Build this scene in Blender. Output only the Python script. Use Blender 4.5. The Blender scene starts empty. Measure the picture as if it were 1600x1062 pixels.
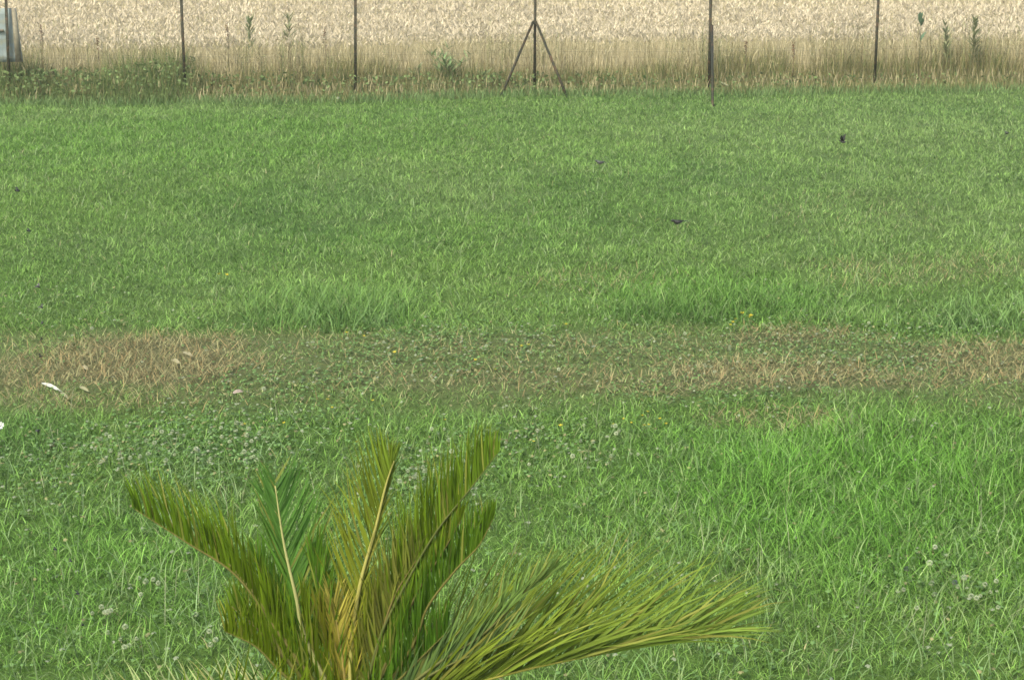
import bpy, math, random
import numpy as np
from math import radians as R
from mathutils import Vector, Matrix

# ------------------------------------------------------------------ camera, light, exposure
scene = bpy.context.scene
col = scene.collection
F = 3000.0; W0, H0 = 1600, 1062
CAM_H = 3.0; PITCH = R(13.17)
cam_d = bpy.data.cameras.new("camera"); cam = bpy.data.objects.new("camera", cam_d); col.objects.link(cam)
cam_d.sensor_fit = 'HORIZONTAL'; cam_d.sensor_width = 36.0; cam_d.lens = 36.0*F/W0
cam_d.clip_start = 0.1; cam_d.clip_end = 3000
cam.location = (0, 0, CAM_H); cam.rotation_euler = (math.pi/2-PITCH, 0, 0)
scene.camera = cam

SUN_EL, SUN_AZ = R(52), R(215)          # soft light from behind the camera's left shoulder
world = bpy.data.worlds.new("World"); scene.world = world; world.use_nodes = True
nt = world.node_tree; bg = nt.nodes['Background']
sky = nt.nodes.new('ShaderNodeTexSky'); sky.sky_type = 'NISHITA'; sky.sun_disc = False
sky.sun_elevation = SUN_EL; sky.sun_rotation = SUN_AZ; sky.dust_density = 4.0; sky.air_density = 1.0; sky.ozone_density = 0.6
nt.links.new(sky.outputs[0], bg.inputs['Color']); bg.inputs['Strength'].default_value = 0.12
sd = bpy.data.lights.new("sun", 'SUN'); sun = bpy.data.objects.new("sun", sd); col.objects.link(sun)
sd.energy = 1.5; sd.angle = R(14); sd.color = (1.0, 0.95, 0.84)
sdir = Vector((math.sin(SUN_AZ)*math.cos(SUN_EL), math.cos(SUN_AZ)*math.cos(SUN_EL), math.sin(SUN_EL)))
sun.rotation_euler = (-sdir).to_track_quat('-Z', 'Y').to_euler()
scene.view_settings.view_transform = 'Standard'; scene.view_settings.look = 'None'
scene.view_settings.exposure = 1.35; scene.view_settings.gamma = 1.0
scene.cycles.filter_width = 1.6; scene.cycles.max_bounces = 5; scene.cycles.diffuse_bounces = 3; scene.cycles.transmission_bounces = 3
scene.cycles.glossy_bounces = 2; scene.cycles.transparent_max_bounces = 4

rng = np.random.default_rng(7); random.seed(7)

# ------------------------------------------------------------------ camera <-> world helpers
cp, sp = math.cos(PITCH), math.sin(PITCH)
def ray(px, py):
    cx = (px-800)/F; cy = (531-py)/F
    return Vector((cx, cp+cy*sp, -sp+cy*cp))
def ground(px, py, z=0.0):
    d = ray(px, py); t = (z-CAM_H)/d.z
    return Vector((0, 0, CAM_H))+d*t
def at(px, py, depth):
    return Vector((0, 0, CAM_H))+ray(px, py)*depth
def proj(x, y, z=0.0):                       # world (arrays) -> photo pixel; used once, to lay the lawn out
    dz = z-CAM_H; dep = y*cp-dz*sp; up = y*sp+dz*cp
    return 800+F*x/dep, 531-F*up/dep

# ------------------------------------------------------------------ noise
def vnoise(x, y, s, seed):
    g = np.random.default_rng(seed).random((256, 256))
    u = x/s+101.3; v = y/s+57.7
    iu = np.floor(u).astype(int); iv = np.floor(v).astype(int); fu = u-iu; fv = v-iv
    fu = fu*fu*(3-2*fu); fv = fv*fv*(3-2*fv)
    a = g[iu % 256, iv % 256]; b = g[(iu+1) % 256, iv % 256]; c = g[iu % 256, (iv+1) % 256]; d = g[(iu+1) % 256, (iv+1) % 256]
    return (a*(1-fu)+b*fu)*(1-fv)+(c*(1-fu)+d*fu)*fv
def fbm(x, y, s, seed):
    return (vnoise(x, y, s, seed)*0.55+vnoise(x, y, s*.47, seed+1)*0.3+vnoise(x, y, s*.21, seed+2)*0.15)

# ------------------------------------------------------------------ materials
def node_mat(name, rough=0.6, spec=0.3):
    m = bpy.data.materials.new(name); m.use_nodes = True
    b = m.node_tree.nodes['Principled BSDF']; b.inputs['Roughness'].default_value = rough
    b.inputs['Specular IOR Level'].default_value = spec
    return m, m.node_tree, b
def leaf_material(name, rough=0.55, spec=0.25, trans=0.3):
    m, t, b = node_mat(name, rough, spec)
    a = t.nodes.new('ShaderNodeAttribute'); a.attribute_name = 'col'
    t.links.new(a.outputs['Color'], b.inputs['Base Color'])
    tr = t.nodes.new('ShaderNodeBsdfTranslucent'); t.links.new(a.outputs['Color'], tr.inputs['Color'])
    mx = t.nodes.new('ShaderNodeMixShader'); mx.inputs[0].default_value = trans
    t.links.new(b.outputs[0], mx.inputs[1]); t.links.new(tr.outputs[0], mx.inputs[2])
    t.links.new(mx.outputs[0], t.nodes['Material Output'].inputs['Surface'])
    return m
def noise_material(name, c1, c2, scale, rough=0.8, c3=None, scale2=None, bump=0.0, spec=0.2):
    m, t, b = node_mat(name, rough, spec)
    tc = t.nodes.new('ShaderNodeTexCoord')
    n = t.nodes.new('ShaderNodeTexNoise'); n.inputs['Scale'].default_value = scale; n.inputs['Detail'].default_value = 8
    t.links.new(tc.outputs['Object'], n.inputs['Vector'])
    r = t.nodes.new('ShaderNodeValToRGB'); r.color_ramp.elements[0].color = (*c1, 1); r.color_ramp.elements[1].color = (*c2, 1)
    r.color_ramp.elements[0].position = .35; r.color_ramp.elements[1].position = .65
    t.links.new(n.outputs['Fac'], r.inputs[0]); out = r.outputs[0]
    if c3:
        n2 = t.nodes.new('ShaderNodeTexNoise'); n2.inputs['Scale'].default_value = scale2; n2.inputs['Detail'].default_value = 4
        t.links.new(tc.outputs['Object'], n2.inputs['Vector'])
        r2 = t.nodes.new('ShaderNodeValToRGB'); r2.color_ramp.elements[0].position = .5; r2.color_ramp.elements[1].position = .66
        t.links.new(n2.outputs['Fac'], r2.inputs[0])
        mx = t.nodes.new('ShaderNodeMix'); mx.data_type = 'RGBA'; t.links.new(r2.outputs[0], mx.inputs[0])
        t.links.new(out, mx.inputs[6]); mx.inputs[7].default_value = (*c3, 1); out = mx.outputs[2]
    t.links.new(out, b.inputs['Base Color'])
    if bump:
        bp = t.nodes.new('ShaderNodeBump'); bp.inputs['Strength'].default_value = bump; bp.inputs['Distance'].default_value = 0.01
        t.links.new(n.outputs['Fac'], bp.inputs['Height']); t.links.new(bp.outputs[0], b.inputs['Normal'])
    return m
M_leaf = leaf_material('grass_leaf', 0.6, 0.18, 0.28)
M_palm = leaf_material('palm_leaf', 0.6, 0.08, 0.28)
M_straw = leaf_material('straw', 0.75, 0.15, 0.3)
M_petal = leaf_material('petal', 0.6, 0.2, 0.3)
M_bird = leaf_material('feathers', 0.6, 0.3, 0.0)
M_post = noise_material('fence_paint', (.018, .022, .012), (.035, .036, .018), 40, .6, (.07, .045, .02), 14, .2)
M_wire = noise_material('fence_wire', (.10, .11, .08), (.17, .17, .13), 60, .5)
M_panel = noise_material('grey_board', (.21, .26, .24), (.27, .32, .29), 6, .7, (.25, .27, .20), 9, .1)
M_wood = noise_material('weathered_board', (.20, .18, .12), (.27, .25, .17), 25, .8)

# ------------------------------------------------------------------ object helpers
def tag(o, label=None, cat=None, group=None, kind=None):
    if label: o['label'] = label
    if cat: o['category'] = cat
    if group: o['group'] = group
    if kind: o['kind'] = kind
    return o
def empty(name, loc=(0, 0, 0)):
    o = bpy.data.objects.new(name, None); o.empty_display_size = .1; o.location = loc; col.objects.link(o); return o
def link(name, me, mat, parent=None):
    me.materials.append(mat); o = bpy.data.objects.new(name, me); col.objects.link(o)
    if parent is not None: o.parent = parent
    return o
def np_mesh(name, V, loops, starts, totals, C=None, smooth=True):
    me = bpy.data.meshes.new(name)
    me.vertices.add(len(V)); me.vertices.foreach_set('co', V.astype(np.float32).ravel())
    me.loops.add(len(loops)); me.loops.foreach_set('vertex_index', loops.astype(np.int32))
    me.polygons.add(len(starts)); me.polygons.foreach_set('loop_start', starts.astype(np.int32))
    me.polygons.foreach_set('loop_total', totals.astype(np.int32))
    me.update(calc_edges=True)
    if smooth: me.polygons.foreach_set('use_smooth', np.ones(len(starts), dtype=bool))
    if C is not None:
        a = me.color_attributes.new('col', 'FLOAT_COLOR', 'POINT')
        c4 = np.ones((len(V), 4), np.float32); c4[:, :3] = C; a.data.foreach_set('color', c4.ravel())
    return me
class Buf:
    """collects batches of verts and faces, then makes ONE mesh"""
    def __init__(s): s.V = []; s.L = []; s.T = []; s.C = []; s.n = 0
    def add(s, V, faces, C):
        """V (n,3); faces list of int arrays (m,k); C (n,3) or (3,)"""
        V = np.asarray(V, float); C = np.broadcast_to(np.asarray(C, float), (len(V), 3))
        for f in faces:
            f = np.asarray(f, int)
            if len(f) == 0: continue
            s.L.append((f+s.n).ravel()); s.T.append(np.full(len(f), f.shape[1]))
        s.V.append(V); s.C.append(C); s.n += len(V)
    def mesh(s, name, smooth=True, origin=None):
        V = np.concatenate(s.V); L = np.concatenate(s.L); T = np.concatenate(s.T)
        if origin is not None: V = V-np.asarray(origin)
        st = np.concatenate([[0], np.cumsum(T)[:-1]])
        return np_mesh(name, V, L, st, T, np.concatenate(s.C), smooth)
    def build(s, name, mat, parent=None, smooth=True, origin=None):
        return link(name, s.mesh(name, smooth, origin), mat, parent)

def blades(buf, P, L, Wd, az, lean, bend, C, segs=3, twist=None, tipc=1.25, power=1.6, base_w=.75):
    """P base (N,3); L length; Wd width; az lean azimuth; lean start tilt from vertical; bend extra tilt at the tip"""
    N = len(P); P = np.asarray(P, float)
    L, Wd, az, lean, bend = [np.broadcast_to(np.asarray(a, float), (N,)) for a in (L, Wd, az, lean, bend)]
    hx, hy = np.cos(az), np.sin(az)
    tw = az+np.pi/2 if twist is None else az+np.pi/2+twist
    sx, sy = np.cos(tw), np.sin(tw)
    nv = 2*segs+1; V = np.zeros((N, nv, 3)); Cc = np.zeros((N, nv, 3))
    p = P.copy()
    for i in range(segs+1):
        t = i/segs
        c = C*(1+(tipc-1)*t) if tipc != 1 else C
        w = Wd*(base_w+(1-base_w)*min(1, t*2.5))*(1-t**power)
        if i < segs:
            V[:, 2*i] = p; V[:, 2*i+1] = p
            V[:, 2*i, 0] -= sx*w/2; V[:, 2*i, 1] -= sy*w/2; V[:, 2*i+1, 0] += sx*w/2; V[:, 2*i+1, 1] += sy*w/2
            Cc[:, 2*i] = c; Cc[:, 2*i+1] = c
        else:
            V[:, 2*i] = p; Cc[:, 2*i] = c
        th = lean+bend*(t+.5/segs)
        p = p+np.stack([np.sin(th)*hx, np.sin(th)*hy, np.cos(th)], 1)*(L/segs)[:, None]
    base = (np.arange(N)*nv)[:, None]
    quads = [base+np.array([2*i, 2*i+1, 2*i+3, 2*i+2]) for i in range(segs-1)]
    q = np.concatenate(quads) if quads else np.zeros((0, 4), int)
    t3 = base+np.array([2*segs-2, 2*segs-1, 2*segs])
    buf.add(V.reshape(-1, 3), [q, t3], Cc.reshape(-1, 3))

def discs(buf, P, r, Nn, C, k=6, cup=0.0, elong=1.0):
    """small rounded leaves: N centres, radius r, normals Nn"""
    N = len(P); Nn = Nn/np.linalg.norm(Nn, axis=1)[:, None]
    ref = rng.normal(size=(N, 3)); A = np.cross(Nn, ref); A /= np.linalg.norm(A, axis=1)[:, None]; B = np.cross(Nn, A)
    V = np.zeros((N, k, 3)); r = np.broadcast_to(np.asarray(r, float), (N,))
    for i in range(k):
        a = 2*math.pi*i/k
        V[:, i] = P+(A*math.cos(a)*elong+B*math.sin(a))*r[:, None]+Nn*(cup*r*(math.cos(2*a)))[:, None]
    f = (np.arange(N)*k)[:, None]+np.arange(k)
    buf.add(V.reshape(-1, 3), [f], np.repeat(C, k, axis=0))

def tube(buf, pts, rad, C, sides=6, cap=True):
    pts = [Vector(p) for p in pts]; n = len(pts)
    rad = [rad]*n if not hasattr(rad, '__len__') else rad
    V = []
    prev = None
    for i, p in enumerate(pts):
        t = (pts[min(i+1, n-1)]-pts[max(i-1, 0)]).normalized()
        if prev is None: a = t.orthogonal().normalized()
        else: a = (prev-t*prev.dot(t)).normalized()
        prev = a; b = t.cross(a)
        for k in range(sides):
            an = 2*math.pi*k/sides; V.append(p+(a*math.cos(an)+b*math.sin(an))*rad[i])
    q = [[i*sides+k, i*sides+(k+1) % sides, (i+1)*sides+(k+1) % sides, (i+1)*sides+k] for i in range(n-1) for k in range(sides)]
    fs = [q]
    if cap: fs += [[list(range(sides))[::-1]], [[(n-1)*sides+k for k in range(sides)]]]
    C = np.asarray(C, float)
    if C.ndim == 2: C = np.repeat(C, sides, axis=0)
    buf.add(np.array([v[:] for v in V]), fs, C)

def spline(pts, n):
    pts = [np.array(p, float) for p in pts]; P = [2*pts[0]-pts[1]]+pts+[2*pts[-1]-pts[-2]]
    out = []
    for j in range(n):
        u = j/(n-1)*(len(pts)-1); i = min(int(u), len(pts)-2); t = u-i
        a, b, c, d = P[i:i+4]
        out.append(.5*((2*b)+(c-a)*t+(2*a-5*b+4*c-d)*t*t+(3*b-a-3*c+d)*t**3))
    return np.array(out)

# ------------------------------------------------------------------ lawn layout (world positions of patches read off once)
def ell(px, py, rx, ry):
    c = ground(px, py); a = ground(px+rx, py); b = ground(px, py-ry); d = ground(px, py+ry)
    return c.x, c.y, abs(a.x-c.x), (b.y-d.y)/2
def blob(x, y, E, soft=.45, seed=50, wob=.45):
    cx, cy, rx, ry = E
    d = np.sqrt(((x-cx)/rx)**2+((y-cy)/ry)**2)+(fbm(x, y, .45, seed)-.5)*2*wob
    return np.clip((1+soft/2-d)/soft, 0, 1)
DRY = [(ell(215, 566, 160, 34), .95), (ell(60, 585, 90, 24), .62), (ell(325, 545, 60, 18), .7), (ell(230, 560, 90, 22), 1.0),
       (ell(1190, 583, 150, 22), .66), (ell(1240, 523, 100, 12), .55), (ell(1560, 565, 120, 32), .62), (ell(1380, 596, 110, 14), .42),
       (ell(880, 600, 130, 15), .30), (ell(650, 600, 110, 14), .15), (ell(1040, 600, 90, 16), .36),
       (ell(1430, 425, 190, 26), .16), (ell(1230, 655, 120, 16), .3), (ell(120, 622, 190, 20), .30), (ell(950, 440, 120, 20), .10),
       (ell(1330, 330, 150, 30), .10)]
TALL = [(ell(560, 482, 75, 26), 1.0), (ell(1090, 472, 115, 24), .8), (ell(460, 480, 90, 30), .6), (ell(1520, 492, 60, 20), .6), (ell(1350, 500, 80, 14), .4),
        (ell(1180, 755, 60, 40), .5), (ell(1400, 700, 120, 50), .5), (ell(1550, 770, 70, 50), .7), (ell(700, 690, 60, 30), .4), (ell(1350, 900, 200, 80), .35),
        (ell(300, 330, 60, 12), .2), (ell(40, 690, 50, 30), .4), (ell(720, 300, 60, 20), .4)]
LUSH = [(ell(1350, 770, 300, 130), 1.0), (ell(1550, 700, 120, 80), .7), (ell(1100, 460, 160, 40), .5), (ell(560, 480, 110, 45), .45), (ell(150, 900, 200, 110), .45),
        (ell(60, 540, 90, 40), .5), (ell(250, 215, 380, 40), .4), (ell(1000, 770, 140, 80), .35)]
DEEP = [(ell(520, 506, 120, 12), .9), (ell(1060, 494, 110, 12), .9), (ell(1515, 505, 60, 12), .8), (ell(610, 528, 50, 7), .9), (ell(360, 512, 50, 12), .6), (ell(200, 512, 60, 12), .4), (ell(1280, 560, 60, 9), .6), (ell(480, 330, 190, 55), .9), (ell(330, 380, 220, 60), .4), (ell(430, 560, 90, 40), .7), (ell(840, 310, 120, 45), .5), (ell(40, 690, 90, 50), .9), (ell(160, 420, 200, 60), .4),  # deep green grass; patches under the tall clumps paint their shaded bases
        (ell(1310, 620, 200, 20), .6), (ell(340, 690, 120, 30), .5), (ell(1280, 545, 120, 18), .4), (ell(610, 525, 60, 10), .6), (ell(870, 530, 150, 22), .3), (ell(1430, 550, 120, 24), .4)]
CLOV = [(ell(300, 690, 200, 55), 1.0), (ell(700, 555, 240, 38), .8), (ell(1330, 550, 260, 40), .8), (ell(800, 700, 120, 40), .6), (ell(1100, 610, 160, 30), .5),
        (ell(1480, 900, 90, 40), .5), (ell(480, 600, 140, 26), .8), (ell(660, 740, 90, 50), .8), (ell(60, 740, 100, 60), .4), (ell(1040, 540, 120, 20), .5)]
def field(L, x, y, **k):
    v = np.zeros_like(x)
    for i, (E, s) in enumerate(L): v = np.maximum(v, s*blob(x, y, E, seed=50+3*i, **k))
    return v
_b0 = ground(0, 515).y; _b1 = ground(0, 640).y
def track(x, y):
    """the trodden, short strip that crosses the lawn"""
    w = (fbm(x, y*0+3, 1.3, 90)-.5)*1.1+(fbm(x, y, .35, 93)-.5)*.7
    yt = _b0+w*.6; yb = _b1+w*.6
    return np.clip((yt-y)/.45+.3, 0, 1)*np.clip((y-yb)/.9+.2, 0, 1)
def relief(x, y):
    return (fbm(x, y, 1.7, 21)-.5)*.09*np.clip((30-y)/3, 0, 1)

def lawn_fields(x, y):
    d = dict(dry=field(DRY, x, y), tall=field(TALL, x, y), lush=field(LUSH, x, y, soft=.8), deep=field(DEEP, x, y, soft=.9), clov=field(CLOV, x, y, soft=.9), trk=track(x, y))
    d['n1'] = fbm(x, y, 2.6, 11); d['n2'] = fbm(x, y, .55, 31); d['n3'] = vnoise(x, y, .13, 41)
    return d
G_MID = np.array([.120, .220, .040]); G_LUSH = np.array([.098, .230, .028]); G_DEEP = np.array([.066, .152, .030]); G_PALE = np.array([.165, .255, .075])
G_DRY = np.array([.238, .230, .108]); G_FAR = np.array([.134, .230, .054])
def lawn_colour(x, y, f):
    c = np.repeat(G_MID[None], len(x), 0)
    def mix(c, t, k): k = np.clip(k, 0, 1)[:, None]; return c*(1-k)+t*k
    far = np.clip((y-13)/14, 0, 1)*.7
    c = mix(c, G_FAR, far)
    rt = np.clip((x/y+.02)/.2, 0, 1)*np.clip((y-12)/6, 0, 1)
    c = mix(c, np.array([.152, .236, .070]), rt*.5)
    c = mix(c, G_LUSH, f['lush']*.85)
    c = mix(c, G_DEEP, f['deep']*.6+np.clip(f['n1']-.5, 0, 1)*.9)
    c = mix(c, G_PALE, np.clip(.5-f['n1'], 0, 1)*1.4)
    c = mix(c, np.array([.165, .205, .070]), f['trk']*.45)
    c = c*(.8+.4*f['n2'])[:, None]
    return c

# ------------------------------------------------------------------ ground
FENCE_PX = [(-262, 157), (15, 156), (290, 154), (555, 151), (835, 143), (1108, 143), (1366, 138), (1640, 136)]
FP = [ground(*p) for p in FENCE_PX]
fx = np.array([p.x for p in FP]); fy = np.array([p.y for p in FP])
sl0 = (fy[1]-fy[0])/(fx[1]-fx[0]); sl1 = (fy[-1]-fy[-2])/(fx[-1]-fx[-2])
def fence_y(x):
    x = np.asarray(x, float); y = np.interp(x, fx, fy)
    return np.where(x > fx[-1], fy[-1]+(x-fx[-1])*sl1, y)
def ground_sheet():
    gx = np.concatenate([[-1500, -500, -150, -60, -30], np.arange(-16, 16.01, .22), [30, 60, 150, 500, 1500]])
    gy = np.concatenate([[-800, -200, -50, -10, 0, 3], np.arange(4.5, 31, .22), [34, 40, 55, 90, 140, 300, 800, 2500]])
    X, Y = np.meshgrid(gx, gy); Z = relief(X, Y)*(np.abs(X) < 15.8)*(Y < 31)*(Y > 4.4)
    x, y = X.ravel(), Y.ravel(); V = np.stack([x, y, Z.ravel()], 1)
    nx, ny = len(gx), len(gy); i = np.arange(nx*ny).reshape(ny, nx)
    q = np.stack([i[:-1, :-1], i[:-1, 1:], i[1:, 1:], i[1:, :-1]], -1).reshape(-1, 4)
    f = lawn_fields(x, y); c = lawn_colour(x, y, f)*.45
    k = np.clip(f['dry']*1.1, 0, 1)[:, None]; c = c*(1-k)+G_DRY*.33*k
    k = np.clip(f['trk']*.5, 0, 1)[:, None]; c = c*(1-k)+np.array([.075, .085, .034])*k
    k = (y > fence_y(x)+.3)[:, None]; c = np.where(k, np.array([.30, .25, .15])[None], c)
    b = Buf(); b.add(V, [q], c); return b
m, t, b_ = node_mat('lawn_soil', .95, .1)
a = t.nodes.new('ShaderNodeAttribute'); a.attribute_name = 'col'
n = t.nodes.new('ShaderNodeTexNoise'); n.inputs['Scale'].default_value = 18; n.inputs['Detail'].default_value = 6
tc = t.nodes.new('ShaderNodeTexCoord'); t.links.new(tc.outputs['Object'], n.inputs['Vector'])
mr = t.nodes.new('ShaderNodeMapRange'); mr.inputs[3].default_value = .7; mr.inputs[4].default_value = 1.35; t.links.new(n.outputs['Fac'], mr.inputs[0])
vm = t.nodes.new('ShaderNodeVectorMath'); vm.operation = 'SCALE'; t.links.new(a.outputs['Color'], vm.inputs[0]); t.links.new(mr.outputs[0], vm.inputs['Scale'])
t.links.new(vm.outputs[0], b_.inputs['Base Color']); M_soil = m
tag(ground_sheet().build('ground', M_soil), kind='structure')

# ------------------------------------------------------------------ lawn grass
def lawn_zone(buf, y0, y1, dens, wid, lscale, segs, margin, per):
    A_n = int(dens/per*(y1-y0)*2*(y1*.275+margin))
    y = y0+(y1-y0)*rng.random(A_n); x = (rng.random(A_n)*2-1)*(y1*.275+margin)
    k = np.abs(x) < y*.275+margin; x, y = x[k], y[k]
    k = y < fence_y(x)-.0; x, y = x[k], y[k]
    f = lawn_fields(x, y)
    k = rng.random(len(x)) < 1-.10*f['trk']; x, y = x[k], y[k]; f = {q: v[k] for q, v in f.items()}
    c = lawn_colour(x, y, f); tn = len(x)
    # height of the sward
    L = .070*(.75+.5*f['n2'])*(1+1.25*f['tall'])*(1+.5*f['lush'])*(1-.33*f['trk'])*(1-.25*f['dry'])
    c = c*(1+.42*(rng.random(tn)-.5))[:, None]
    pale = rng.random(tn) < .12; c[pale] = c[pale]*.5+np.array([.25, .30, .14])*.5
    taz = rng.random(tn)*2*np.pi
    # blades of each tuft
    rep = lambda v: np.repeat(v, per, axis=0)
    x, y, L, c, taz = rep(x), rep(y), rep(L), rep(c), rep(taz); f = {q: rep(v) for q, v in f.items()}
    n = len(x); sp_ = .035*(1+.5*f['tall'])
    x = x+rng.normal(size=n)*sp_; y = y+rng.normal(size=n)*sp_
    L = L*(.55+.9*rng.random(n))*lscale
    dryp = np.clip(f['dry']*1.05*(.6+.8*rng.random(n)), 0, 1)
    isd = rng.random(n) < dryp*.80+.015+.12*f['trk']
    dc = G_DRY*(.7+.6*rng.random(n))[:, None]*np.stack([np.ones(n), .92+.16*rng.random(n), .8+.4*rng.random(n)], 1)
    c = np.where(isd[:, None], dc, c)
    cv = .55 if y0 < 14 else (.40 if y0 < 20 else .30)
    c = c*(1-cv+2*cv*rng.random(n))[:, None]
    hi = rng.random(n) < (.09 if y0 < 20 else .06); c[hi] = c[hi]*1.35+np.array([.045, .05, .025])
    az = taz+rng.normal(size=n)*1.3
    lean = np.abs(rng.normal(size=n))*.55+.12+.35*f['trk']*rng.random(n)+.25*isd
    bend = .3+1.7*rng.random(n)
    P = np.stack([x, y, relief(x, y)-.006], 1)
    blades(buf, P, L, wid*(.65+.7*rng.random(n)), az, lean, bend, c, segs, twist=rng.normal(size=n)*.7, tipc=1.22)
    return n
g = Buf()
cnt = [lawn_zone(g, 5.2, 9.5, 4300, .0052, 1.0, 3, 1.0, 8), lawn_zone(g, 9.5, 14, 3600, .0056, 1.0, 3, 1.0, 8),
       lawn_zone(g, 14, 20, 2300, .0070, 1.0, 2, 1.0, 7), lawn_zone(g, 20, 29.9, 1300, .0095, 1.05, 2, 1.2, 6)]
tag(g.build('lawn_grass', M_leaf), 'mown green lawn grass filling the ground between palm and fence', 'grass', kind='stuff')
# sparser sward round the densely grown part, for views from the side
g = Buf(); N = 60000; x = (rng.random(N)*2-1)*16; y = 1+rng.random(N)*28
k = (np.abs(x) > y*.275+.9) | (y < 5.2); k &= y < fence_y(x); x, y = x[k], y[k]
f = lawn_fields(x, y); c = lawn_colour(x, y, f)*(.7+.6*rng.random(len(x)))[:, None]
blades(g, np.stack([x, y, relief(x, y)-.01], 1), .09*(.6+.8*rng.random(len(x))), .016, rng.random(len(x))*6.3, .3, .8, c, 2)
tag(g.build('outer_grass', M_leaf), 'mown green grass at the sides of the lawn beyond the picture edge', 'grass', kind='stuff')

# longer arching blades and pale seed stems standing out of the sward
g = Buf()
def scatter_px(n, x0, x1, y0, y1):
    o = []
    for _ in range(n):
        p = ground(x0+(x1-x0)*rng.random(), y0+(y1-y0)*rng.random()); o.append((p.x, p.y))
    o = np.array(o); return o[:, 0], o[:, 1]
for (n_, X0, X1, Y0, Y1, L0, L1, w, cc) in [
    (1600, 0, 1600, 680, 1080, .10, .20, .0060, (.18, .27, .10)), (900, 900, 1600, 680, 1080, .08, .17, .0060, (.15, .27, .08)),
    (650, 380, 650, 462, 524, .10, .26, .0075, (.115, .225, .05)), (170, 470, 630, 478, 522, .16, .30, .0078, (.15, .26, .08)), (800, 960, 1280, 455, 506, .10, .24, .0075, (.115, .23, .045)), (250, 1460, 1600, 470, 520, .10, .24, .008, (.16, .27, .08)),
    (700, 0, 1600, 380, 520, .10, .18, .0065, (.19, .27, .11)), (500, 0, 1600, 180, 400, .10, .18, .009, (.20, .27, .125)),
    (180, 0, 1600, 640, 1060, .16, .30, .0032, (.30, .33, .19)), (240, 0, 420, 700, 1060, .10, .2, .006, (.19, .29, .12))]:
    x, y = scatter_px(n_, X0, X1, Y0, Y1); n = len(x)
    c = np.array(cc)[None]*(.6+.7*rng.random(n))[:, None]
    blades(g, np.stack([x, y, relief(x, y)], 1), L0+(L1-L0)*rng.random(n), w, rng.random(n)*6.3, .1+.5*rng.random(n), .3+1.5*rng.random(n)*(w > .004), c, 4, twist=rng.normal(size=n)*.5, tipc=1.1)
tag(g.build('long_grass', M_leaf), 'longer arching grass blades standing out of the mown lawn', 'grass', kind='stuff')

# clover leaves in the trodden strip and left of the palm
g = Buf(); N = 52000; y = 6.3+rng.random(N)*8.5; x = (rng.random(N)*2-1)*(y*.28+.6)
f = lawn_fields(x, y); k = rng.random(N) < f['clov']*.8+.07; x, y = x[k], y[k]; n = len(x)
f = {q: v[k] for q, v in f.items()}
z = relief(x, y)+.02+.045*rng.random(n)*(1-.4*f['trk'])
c = np.array([.110, .200, .060])[None]*(.6+.8*rng.random(n))[:, None]
pal = rng.random(n) < .12; c[pal] = np.array([.24, .28, .17])
br = rng.random(n) < .12+.5*f['dry']; c[br] = np.array([.20, .20, .085])*(.6+.8*rng.random(br.sum()))[:, None]
for j in range(3):
    an = rng.random(n)*.7+j*2.09
    nn = np.stack([np.cos(an)*.45, np.sin(an)*.45, np.ones(n)], 1)+rng.normal(size=(n, 3))*.22
    discs(g, np.stack([x+np.cos(an)*.0075, y+np.sin(an)*.0075, z], 1), .0075*(.7+.5*rng.random(n)), nn, c, 5, elong=1.15)
tag(g.build('clover_leaves', M_leaf), 'low clover foliage in the trodden strip and left of the palm', 'clover', kind='stuff')

# dead brown thatch lying in the dry patches
g = Buf(); N = 130000; y = 9.5+rng.random(N)*6.5; x = (rng.random(N)*2-1)*(y*.28+.6)
f = lawn_fields(x, y); k = rng.random(N) < f['dry']*.75+.09*f['trk']; x, y = x[k], y[k]; n = len(x)
c = G_DRY[None]*(.6+1.05*rng.random(n))[:, None]; rd = rng.random(n) < .35; c[rd] *= np.array([1.10, .88, .85])
blades(g, np.stack([x, y, relief(x, y)+.004+.02*rng.random(n)], 1), .04+.07*rng.random(n), .0060, rng.random(n)*6.3, .4+.9*rng.random(n), .5*rng.random(n), c, 2, twist=rng.normal(size=n), tipc=1.15)
tag(g.build('dry_thatch', M_straw), 'dead brown grass lying in the scorched patches of the lawn', 'dry grass', kind='stuff')

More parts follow.
